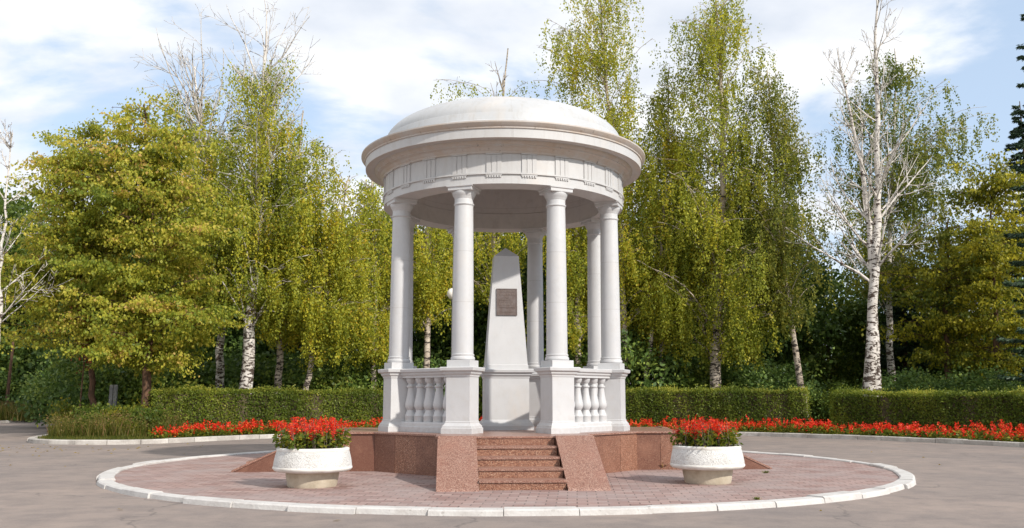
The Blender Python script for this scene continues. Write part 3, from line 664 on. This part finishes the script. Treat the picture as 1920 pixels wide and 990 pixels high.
    if bare:
        for k in range(bare):
            zb = TP[-1, 2] * rg.uniform(.50, .90); b0 = np.array([np.interp(zb, TP[:, 2], TP[:, 0]), 0, zb]); a = rg.uniform(0, 6.28)
            limb_tree(bm, b0, (math.cos(a) * .55, math.sin(a) * .4, 1.0), bare_h * rg.uniform(.6, 1.1), .055, 2, rg, .10, .02, .5, 4, .011)
    tm.build('trunk', M[mats[1]], root, smooth=True); bm.build('branches', M[mats[1]], root, smooth=True); lm.build('crown', M[mats[0]], root)
    return root

bir = dict(mats=('lf_birch', 'birch'))
# left group
tree('birch_tree', 'leaning thick birch with bare white top branches, tallest on the left', 458, 42, [(458, 735), (474, 560), (484, 400), (490, 240), (500, 60)], .34,
     [(105, 492, 45), (170, 488, 85), (260, 490, 115), (380, 495, 125), (480, 490, 125), (560, 500, 85)], 101, mats=('lf_birch', 'birch_white'), nbr=60, strands=17, bare=24, bare_h=5.0, drop=(.8, 2.4))
tree('birch_tree', 'birch with white mottled trunk between the linden and the leaning birch', 413, 43.5, [(415, 735), (412, 560), (400, 400), (380, 250), (360, 120)], .23,
     [(165, 345, 45), (210, 355, 75), (300, 375, 100), (400, 385, 100), (520, 390, 80), (600, 400, 50)], 102, mats=('lf_birch', 'birch_white'), nbr=46, strands=15, bare=24, bare_h=5.2)
tree('birch_tree', 'birch with slim straight trunk right of the thick leaning birch', 521, 43.5, [(521, 735), (526, 600), (545, 450), (560, 330), (570, 210)], .2,
     [(225, 565, 30), (290, 570, 55), (380, 572, 80), (480, 575, 85), (560, 545, 70), (620, 530, 35)], 103, nbr=42, strands=15, bare=5, bare_h=2.8, shadeoff=.05)
tree('birch_tree', 'slender birch leaning right behind the left hedge, yellow hanging foliage', 564, 42.5, [(564, 735), (592, 620), (620, 500), (640, 400), (650, 325)], .15,
     [(320, 655, 30), (400, 640, 60), (500, 635, 75), (590, 635, 60), (660, 640, 35)], 104, nbr=34, strands=14, drop=(1.0, 2.6), shadeoff=.12)
tree('birch_tree', 'small birch with weeping crown beside the left pair of columns', 700, 45, [(700, 735), (702, 560), (700, 420), (698, 330)], .15,
     [(325, 698, 30), (400, 700, 50), (500, 705, 60), (600, 705, 50), (650, 700, 30)], 105, nbr=30, strands=14, drop=(1.0, 2.4), shadeoff=.1)
# lindens with layered golden brown foliage
lin = dict(mats=('lf_linden', 'bark'), down=0, flat=1, leaf=.13, drop=(.5, 1.3), step=.016)
tree('linden_tree', 'linden with golden brown layered foliage above the left end of the hedge', 275, 37.5, [(275, 775), (276, 680), (285, 500), (285, 340), (275, 200)], .2,
     [(188, 268, 35), (250, 265, 90), (330, 268, 125), (430, 275, 150), (540, 280, 155), (620, 290, 140), (680, 280, 95)], 111, nbr=76, strands=19, **lin)
tree('linden_tree', 'dull green linden with thin reddish trunk at the left edge of the verge', 180, 38.5, [(180, 775), (172, 640), (165, 480), (160, 340), (160, 240)], .13,
     [(232, 150, 55), (300, 150, 75), (400, 140, 110), (500, 130, 130), (590, 115, 130), (660, 100, 100)], 112, nbr=66, strands=18, **lin)
# birches behind the rotunda
tree('birch_tree', 'weeping birch seen between the left columns of the rotunda', 800, 46, [(800, 735), (802, 560), (800, 400), (796, 260)], .2,
     [(255, 795, 30), (320, 795, 60), (420, 800, 80), (500, 800, 75), (580, 800, 50)], 121, nbr=40, strands=14, shadeoff=.1)
tree('birch_tree', 'sparse birch whose bare top rises above the dome', 925, 47, [(925, 735), (925, 500), (935, 300), (948, 150), (952, 95)], .18,
     [(150, 905, 70), (215, 900, 90), (330, 910, 90), (450, 915, 95), (540, 915, 70)], 122, nbr=44, strands=13, bare=3, bare_h=2.6, shadeoff=.02)
tree('birch_tree', 'weeping birch seen between the two right front columns', 1085, 46, [(1085, 735), (1084, 560), (1080, 400), (1075, 250)], .2,
     [(230, 1070, 40), (320, 1075, 70), (430, 1085, 80), (540, 1085, 75), (620, 1080, 50)], 123, nbr=40, strands=15, drop=(1.0, 2.8), shadeoff=.05)
# right group
tree('birch_tree', 'tall birch with loose yellowing crown rising behind the right of the dome', 1169, 46, [(1169, 735), (1167, 560), (1160, 380), (1140, 200), (1130, 60), (1125, -40)], .24,
     [(-45, 1115, 60), (10, 1112, 85), (70, 1108, 95), (140, 1110, 90), (200, 1150, 70), (300, 1175, 65), (420, 1185, 75), (520, 1185, 60), (590, 1185, 35)], 131, nbr=66, strands=14, drop=(.8, 2.4), shadeoff=.08, dens=.9)
tree('birch_tree', 'thin birch leaning right beside the rotunda behind the hedge', 1197, 46, [(1197, 735), (1225, 610), (1240, 450), (1250, 280), (1252, 130)], .12,
     [(125, 1252, 28), (190, 1250, 50), (300, 1248, 65), (420, 1235, 70), (520, 1230, 60), (600, 1225, 35)], 132, nbr=40, strands=14, drop=(1.0, 2.6))
tree('birch_tree', 'birch with upright dark marked trunk, second from the rotunda on the right', 1244, 46.5, [(1244, 735), (1240, 600), (1262, 420), (1275, 260)], .17,
     [(230, 1270, 40), (330, 1270, 65), (450, 1262, 70), (560, 1262, 60), (640, 1250, 35)], 133, nbr=38, strands=14, drop=(1.0, 2.8))
tree('birch_tree', 'tall dense weeping birch with straight white trunk behind the right hedge', 1338, 44.5, [(1338, 735), (1346, 560), (1355, 380), (1352, 200), (1345, 20), (1340, -20)], .30,
     [(-15, 1345, 40), (50, 1355, 70), (130, 1345, 75), (220, 1350, 105), (320, 1360, 125), (420, 1365, 135), (520, 1360, 130), (600, 1350, 90), (650, 1340, 45)], 134, mats=('lf_birch', 'birch'), nbr=82, strands=17, drop=(.9, 2.6), shadeoff=-.03)
tree('birch_tree', 'birch with leaning slender trunk at the end of the first right hedge', 1510, 43.5, [(1510, 735), (1484, 600), (1462, 430), (1450, 280), (1440, 130)], .17,
     [(120, 1438, 30), (190, 1440, 55), (290, 1455, 80), (400, 1460, 85), (500, 1458, 75), (590, 1462, 45)], 135, mats=('lf_birch_green', 'birch'), nbr=48, strands=15, drop=(.9, 2.4))
tree('birch_tree', 'open green birch with sky showing through, behind the bare white birch', 1670, 50, [(1670, 735), (1668, 560), (1672, 380), (1680, 220), (1680, 90)], .22,
     [(95, 1660, 35), (150, 1670, 90), (220, 1690, 130), (300, 1690, 130), (380, 1680, 125), (460, 1650, 95), (530, 1640, 60)], 136, mats=('lf_birch_green', 'birch_white'), nbr=80, strands=13, drop=(.6, 1.8), shadeoff=-.12, leaf=.12, dens=1.2)
# bare white double-stemmed birch
def bare_tree(label, px, Y, stems, r0, limbs, seed, reach, name='bare_birch'):
    rg = np.random.default_rng(seed); x0 = at(px, 700, Y)[0]; root = thing(name, label, 'tree', (x0, Y, 0)); tm, bm = MB(), MB()
    for s_, st in enumerate(stems):
        pts = [(at(a, b_, Y)[0] - x0, at(a, b_, Y)[1]) for a, b_ in st]; pts[0] = (pts[0][0], .1)
        P = trunk_path(0, 0, pts, 24, rg); P[:, 1] += .18 * s_; tt = np.linspace(0, 1, 24); rr = r0 * (.86 if s_ else 1) * (1 - .96 * tt ** .75) + .012; tm.tube(P, rr, 12)
        for k in range(limbs):
            zf = rg.uniform(.30, .97); z = P[-1, 2] * zf; b0 = np.array([np.interp(z, P[:, 2], P[:, 0]), np.interp(z, P[:, 2], P[:, 1]), z]); a = rg.uniform(0, 6.28)
            up = rg.uniform(.5, 1.6); limb_tree(bm, b0, (math.cos(a), math.sin(a) * .7, up), reach * (1.25 - zf) * rg.uniform(.7, 1.2), max(.028, r0 * .27 * (1.2 - zf)), 2, rg, .08, .05, .5, 4, .011)
    tm.build('trunk', M['birch_white'], root, smooth=True); bm.build('branches', M['birch_white'], root, smooth=True); return root
bare_tree('bare white birch with a thick twin trunk and no leaves, on the right', 1632, 40, [[(1626, 735), (1636, 560), (1648, 400), (1648, 200), (1640, 20), (1648, -60)], [(1640, 735), (1642, 560), (1632, 400), (1600, 230), (1570, 90)]], .31, 18, 201, 5.6)
bare_tree('dead white tree without leaves at the far left edge of the trees', 5, 36, [[(-8, 735), (-4, 600), (2, 450), (10, 340), (16, 245)]], .13, 22, 202, 3.4, 'dead_tree')

# rusty dead shoots hanging round the thin linden trunk
rg = np.random.default_rng(31); x, z = at(168, 600, 38.3); rx, _ = at(180, 600, 38.3); n = 1500
mb = MB(); zz = z + rg.normal(0, .75, n); P = np.stack([rg.normal(0, .20, n) + .06 * np.sin(zz * 3), rg.normal(0, .2, n), zz], 1)
mb.leaves(P, rg.normal(0, .5, (n, 3)) + [0, 0, -1], .12, rg, rg.random(n), .6)
mb.tube([(0, 0, .1), (.05, .05, z * .6), (0, 0, z + 1.6)], [.035, .03, .012], 6, mi=1)
o = mb.build('withered_sapling', [M['lf_rust'], M['bark']]); o.location = (x, 37.9, 0); tag(o, 'rusty withered sapling against the thin linden trunk', 'tree')

# maples and spruces on the right
mp_ = dict(down=0, flat=1, leaf=.15, drop=(.4, 1.2), step=.026)
tree('maple_tree', 'yellow green maple right of the bare birch', 1775, 46, [(1775, 735), (1772, 560), (1775, 470), (1778, 410)], .2,
     [(400, 1775, 60), (440, 1770, 95), (520, 1770, 110), (600, 1765, 105), (670, 1760, 80)], 141, mats=('lf_yellow', 'bark'), nbr=46, strands=13, **mp_)
tree('maple_tree', 'maple with bright yellow top near the right edge', 1865, 44, [(1865, 735), (1862, 560), (1860, 440), (1858, 370)], .2,
     [(290, 1850, 50), (340, 1855, 75), (420, 1865, 90), (520, 1868, 95), (620, 1870, 90), (680, 1870, 70)], 142, mats=('lf_yellow', 'bark'), nbr=62, strands=15, shadeoff=.1, **mp_)
def spruce(label, px, Y, ytop, w, seed):
    rg = np.random.default_rng(seed); x0 = at(px, 700, Y)[0]; H = at(px, ytop, Y)[1]; root = thing('spruce_tree', label, 'tree', (x0, Y, 0))
    MB().tube([(0, 0, .1), (0, 0, H * .5), (0, 0, H)], [.22, .13, .02], 8).build('trunk', M['bark'], root, smooth=True); mb = MB(); bm = MB()
    for k in range(230):
        f = min(.995, max(.005, 1 - (k + rg.uniform(-5, 5)) / 230)); z = H * (.06 + .93 * (1 - f)); ln = w * (f ** .85) * rg.uniform(.55, 1.15) + .25; a = k * 2.4 + rg.normal(0, .4)
        P = np.array([[math.cos(a) * ln * u, math.sin(a) * ln * u, z - .35 * ln * u + .28 * ln * u * u] for u in np.linspace(0, 1, 7)]); bm.tube(P, np.linspace(.03, .008, 7), 4)
        n = int(330 * ln) + 60; u = rg.random(n) ** .7; Q = np.stack([np.interp(u, np.linspace(0, 1, 7), P[:, j]) for j in range(3)], 1); sd = np.array([-math.sin(a), math.cos(a), 0]); v_ = rg.normal(0, 1, n) * .22 * (1.1 - u) * ln * .5
        Q += sd * v_[:, None] + rg.normal(0, .03, (n, 3)); D = sd * v_[:, None] * 3 + np.array([math.cos(a), math.sin(a), -.5]) + rg.normal(0, .3, (n, 3)); mb.leaves(Q, D, .16, rg, rg.random(n), .28)
    bm.build('branches', M['bark'], root); mb.build('needles', M['lf_spruce'], root); return root
spruce('tall dark spruce whose tip enters the right edge near the top', 2030, 38, -150, 3.0, 301)
spruce('dark spruce standing at the right edge beside the yellow maple', 1955, 47, 190, 2.6, 302)
spruce('bluish spruce half hidden behind the bare birch trunk', 1700, 53, 470, 1.8, 303)

# ------------------------------------------------------------------ background trees and understorey
def clump_mesh(seed, rx, rz, z0, nclump, per, leaf, tonec=.4, spread=.42, name='crown', flat=.6):
    rg = np.random.default_rng(seed); d = rg.normal(size=(nclump, 3)); d /= np.linalg.norm(d, axis=1)[:, None]; r = rg.uniform(.35, 1, nclump) ** .6
    c_ = d * r[:, None] * np.array([rx, rx, rz]) * (1 + .18 * np.sin(d[:, :1] * 5 + seed)) + np.array([0, 0, z0]); idx = np.repeat(np.arange(nclump), per); n = len(idx)
    P = c_[idx] + rg.normal(0, spread, (n, 3)) * np.array([1, 1, flat]); P[:, 2] = np.maximum(P[:, 2], .12)
    tone = np.clip(rg.random(n) * .7 + rg.normal(.1, .15, nclump)[idx] + tonec - .4, 0, 1)
    mb = MB(); mb.leaves(P, rg.normal(0, .7, (n, 3)) + np.array([0, 0, -.5]), leaf, rg, tone, .65); return mb
bgm = [(clump_mesh(400 + k, 3.1, 4.2, 5.6, 190, 130, .20, .4, .5).mesh('crown', M['lf_dark' if k != 1 else 'lf_green']), MB().tube([(0, 0, .1), (.1, 0, 3), (0, 0, 7)], [.2, .15, .06], 8).mesh('trunk', M['bark'], True)) for k in range(3)]
where = ['behind the dead tree at far left', 'behind the thin linden', 'behind the golden linden', 'behind the thick leaning birch', 'behind the slender birches left of the rotunda', 'behind the left columns', 'behind the obelisk', 'behind the right columns',
         'behind the thin birch right of the rotunda', 'behind the straight white birch', 'behind the leaning birch by the hedge gap', 'left of the bare twin birch', 'right of the bare twin birch', 'behind the yellow green maple', 'behind the maple at the right edge']
pxs = [15, 130, 255, 385, 510, 640, 770, 900, 1020, 1150, 1290, 1420, 1545, 1700, 1840]
tops = [335, 390, 380, 360, 380, 430, 400, 400, 400, 380, 360, 400, 500, 500, 440]
rg = np.random.default_rng(55)
for k, (px, ty) in enumerate(zip(pxs, tops)):
    Y = (55 if px > 200 else 72) + rg.uniform(-2, 4); x, H = at(px, ty, Y); s_ = H / 9.9
    wname = where[k] if k < len(where) else ''
    r = thing('shade_tree', 'dark green bushy tree ' + wname, 'tree', (x, Y, 0), rg.uniform(0, 6.28), 'dark trees behind the birches'); r.scale = (s_ * rg.uniform(.9, 1.15), s_, s_)
    cr_, tr_ = bgm[1 if k in (0, 1, 12) else rg.choice([0, 2])]; link('crown', cr_, r); link('trunk', tr_, r)
shm_ = [clump_mesh(500 + k, 1.45, 1.25, 1.35, 70, 110, .13, .45, .3).mesh('foliage', M[m_]) for k, m_ in enumerate(('lf_dark', 'lf_green', 'lf_dark'))]
swh = [(40, 67, 'far left beyond the side road'), (118, 48, 'under the thin linden'), (205, 45, 'behind the two grey posts'), (300, 45, 'behind the golden linden trunk'), (365, 47, 'left of the mottled birch trunk'), (440, 47, 'behind the thick leaning birch trunk'),
       (545, 48, 'between the slim birch and the leaning birch'), (610, 46, 'right of the slender leaning birch'), (665, 46, 'left of the rotunda above the hedge'), (715, 48, 'behind the left edge of the rotunda'), (790, 47, 'seen through the left columns'), (865, 48, 'behind the left front column'),
       (1000, 48, 'behind the back column'), (1085, 47, 'seen through the right columns'), (1160, 48, 'at the right edge of the rotunda'), (1222, 47, 'between the thin birch and the marked birch'), (1290, 47, 'left of the straight white birch'), (1390, 47, 'right of the straight white birch'),
       (1455, 46, 'left of the leaning birch by the gap'), (1530, 45, 'in the gap between the right hedges'), (1585, 44, 'left of the bare twin birch trunk'), (1690, 43, 'right of the bare twin birch trunk'), (1755, 45, 'under the yellow green maple'), (1830, 43, 'between the two maples'), (1905, 42, 'at the right edge behind the dark hedge')]
for k, (px, Y, wh) in enumerate(swh):
    x = at(px, 740, Y)[0]; s_ = rg.uniform(.95, 1.5) * (1.15 if px < 1500 else .95)
    r = thing('shrub', 'dark leafy shrub ' + wh, 'shrub', (x, Y, .1), rg.uniform(0, 6.28), 'shrubs under the trees'); r.scale = (s_ * 1.15, s_, s_ * rg.uniform(.85, 1.15))
    link('foliage', shm_[int(rg.integers(0, 3))], r); 
# far wood that reads as one mass
rg = np.random.default_rng(60); mb = MB(); n = 150000; nc = 1500
cxs = np.stack([rg.uniform(-75, 75, nc), rg.uniform(66, 74, nc), rg.uniform(0, 1, nc)], 1); top = 7.0 + 1.2 * np.sin(cxs[:, 0] * .21) + 1.0 * np.sin(cxs[:, 0] * .53 + 1); top = np.where(cxs[:, 0] > 27, top * .75, top); cxs[:, 2] *= top
idx = rg.integers(0, nc, n); P = cxs[idx] + rg.normal(0, .7, (n, 3)); P[:, 2] = np.abs(P[:, 2]); mb.leaves(P, rg.normal(size=(n, 3)), .36, rg, np.clip(rg.random(n), 0, 1), .7)
for k in range(60):
    x = rg.uniform(-70, 70); y = rg.uniform(64, 70); mb.tube([(x, y, 0), (x + rg.normal(0, .3), y, 6)], [.16, .08], 6, mi=1)
tag(mb.build('woods', [M['lf_dark'], M['bark']]), 'dark wood closing the view behind the park trees', 'woods', None, 'stuff')

# ------------------------------------------------------------------ grass and weeds
def grass(name, label, P, h, w, seed, tone=(0, 1), z=.1, mat='grass', cat='grass', head=False):
    rg = np.random.default_rng(seed); n = len(P); hh = h * rg.uniform(.3, 1.2, n); a = rg.uniform(0, 6.28, n); lean = rg.normal(0, .25, (n, 2)) * hh[:, None]
    B = np.c_[P, np.full(n, z)]; sd = np.stack([np.cos(a), np.sin(a), 0 * a], 1) * w; T = B + np.c_[lean, hh]; Mid = B + np.c_[lean * .35, hh * .55]
    V = np.stack([B - sd, B + sd, Mid + sd * .7, T, Mid - sd * .7], 1); f = np.arange(n * 5).reshape(n, 5); mb = MB(); mb.add(V.reshape(-1, 3), f, np.repeat(rg.uniform(*tone, n), 5))
    if head:
        k = rg.random(n) < .42; Q = np.repeat(T[k], 5, 0); Q = Q + rg.normal(0, .05, Q.shape) * [1, 1, 2]; mb.leaves(Q, rg.normal(size=Q.shape) + [0, 0, 1], .07, rg, 1.0 - rg.random(len(Q)) * .3, .35)
    o = mb.build(name, M[mat]); tag(o, label, cat, None, 'stuff'); return o
rg = np.random.default_rng(70)
P = off_curve(-19.5, 25, (.25, 2.6), rg, 110); grass('verge_grass', 'short grass along the kerb beside the flower beds', P, .13, .008, 71, (0, .8))
n = 9000; x = rg.uniform(-18.1, -13.4, n); y = rg.uniform(33.4, 39.5, n); k = (y > 32.8 + np.abs(x + 15) * .5) & (x > -17.0 - (y - 33) * .15) & (np.sin(x * 2.6 + y) + np.sin(y * 3.1 - x * 1.3) + rg.normal(0, .7, n) > -.4); P = np.stack([x, y], 1)[k]
grass('tall_grass', 'tall reddish seeding grass on the left end of the verge', P, .70, .011, 72, (.1, 1), head=True)
n = 14000; P = np.stack([rg.uniform(-48, -30.3, n), rg.uniform(57.5, 66, n)], 1); P = P[P[:, 1] > 57.8 - (P[:, 0] + 31.5) * .55]
grass('meadow', 'rough green meadow beyond the side road', P, .95, .03, 73, (.1, 1.0), z=.12, head=True)
wd = [(205, 34.6, 'green weed bush at the front of the verge beside the salvia'), (172, 35.4, 'spreading weed bush among the left grasses'), (240, 34.8, 'low green bush where the red flowers begin'), (186, 36.5, 'low bramble bush among the seeding grass'), (232, 36.3, 'broad leafy weed bush at the foot of the linden'), (268, 35.6, 'leafy bush touching the left end of the hedge'), (145, 38.5, 'leafy weed bush behind the seeding grass')]
wdm = clump_mesh(600, .85, .5, .5, 40, 70, .10, .55, .16).mesh('foliage', M['salvia_leaf'])
wdm2 = clump_mesh(601, .85, .55, .55, 46, 80, .10, .45, .16).mesh('foliage', M['lf_green'])
for k, (px, Y, lb) in enumerate(wd):
    x = at(px, 790, Y)[0]; r = thing('weed_bush', lb, 'bush', (x, Y, .1), k * 1.3, 'bushes at the left end of the verge'); s_ = [.62, .7, .6, 1.0, 1.15, .9, 1.2][k]; r.scale = (s_, s_, s_ * 1.1); link('foliage', wdm2 if k % 2 else wdm, r)
def tuft(px, py, lb, s_=1):
    Y = 1718 * (CZ - .05) / (py - 746); x = at(px, py, Y)[0]; rg = np.random.default_rng(int(px)); n = 60; mb = MB(); a = rg.uniform(0, 6.28, n); D = np.stack([np.cos(a), np.sin(a), rg.uniform(.3, 1.6, n)], 1)
    mb.leaves(rg.normal(0, .05 * s_, (n, 3)) * [1, .6, .2] + [0, 0, .0], D, .11 * s_, rg, rg.random(n), .22); mb.v[0][:, 2] = np.maximum(mb.v[0][:, 2], 0)
    o = mb.build('weed_tuft', M['salvia_leaf']); o.location = (x, Y, .052); tag(o, lb, 'weed', 'weeds sprouting from the paving')
tuft(1243, 877, 'green weed tuft at the foot of the granite wall by the right planter', 1.3); tuft(1436, 884, 'small weed at the tip of the right side stair', .5)
tuft(1420, 932, 'faint weed patch at the near right kerb', .45); tuft(870, 852, 'small weed behind the left stair cheek', .5)
# fallen leaves on the road
rg = np.random.default_rng(80); n = 150; P = np.stack([rg.normal(-15.5, 2.2, n), rg.normal(27.8, 1.6, n), np.full(n, .012)], 1); n2 = 60; Q = np.stack([rg.uniform(-12, 14, n2), rg.uniform(10, 30, n2), np.full(n2, .012)], 1); d2 = np.hypot(Q[:, 0] - KX, Q[:, 1] - CY); Q = Q[d2 > 8.8]; P = np.r_[P, Q]
mb = MB(); mb.leaves(P, rg.normal(size=(len(P), 3)) * [1, 1, .05], .09, rg, rg.random(len(P)), .7); mb.v[0][:, 2] = np.clip(mb.v[0][:, 2], .008, .03)
tag(mb.build('fallen_leaves', M['fallen']), 'scattered yellow fallen leaves on the road', 'leaves', None, 'stuff')

# ------------------------------------------------------------------ street furniture
lx, lz = at(849, 551, 36.5)
lamp = thing('street_lamp', 'lamp post with a white globe half hidden behind the rotunda column', 'street lamp', (lx, 41.5, .1)); lx2, lz2 = at(849, 551, 41.5); lamp.location.x = lx2; lz = lz2 - .1
MB().lathe([(.10, 0), (.10, .5), (.06, .6), (.045, lz - .4), (.07, lz - .34), (.09, lz - .26)], 16).build('pole', M['metal'], lamp, auto=40)
MB().lathe([(.27 * math.sin(t), lz - .27 * math.cos(t)) for t in np.linspace(.25, math.pi, 18)], 24).build('globe', M['globe'], lamp, smooth=True)
for px, lb in ((210, 'left one of two narrow grey posts under the lindens'), (217.5, 'right one of two narrow grey posts under the lindens')):
    x = at(px, 720, 41.5)[0]; o = MB().sq([(0, 0), (0, 2.0), (-.02, 2.04)], .075, .06).build('concrete_post', M['concrete']); o.location = (x, 41.5, .1); tag(o, lb, 'post', 'narrow grey posts under the lindens')
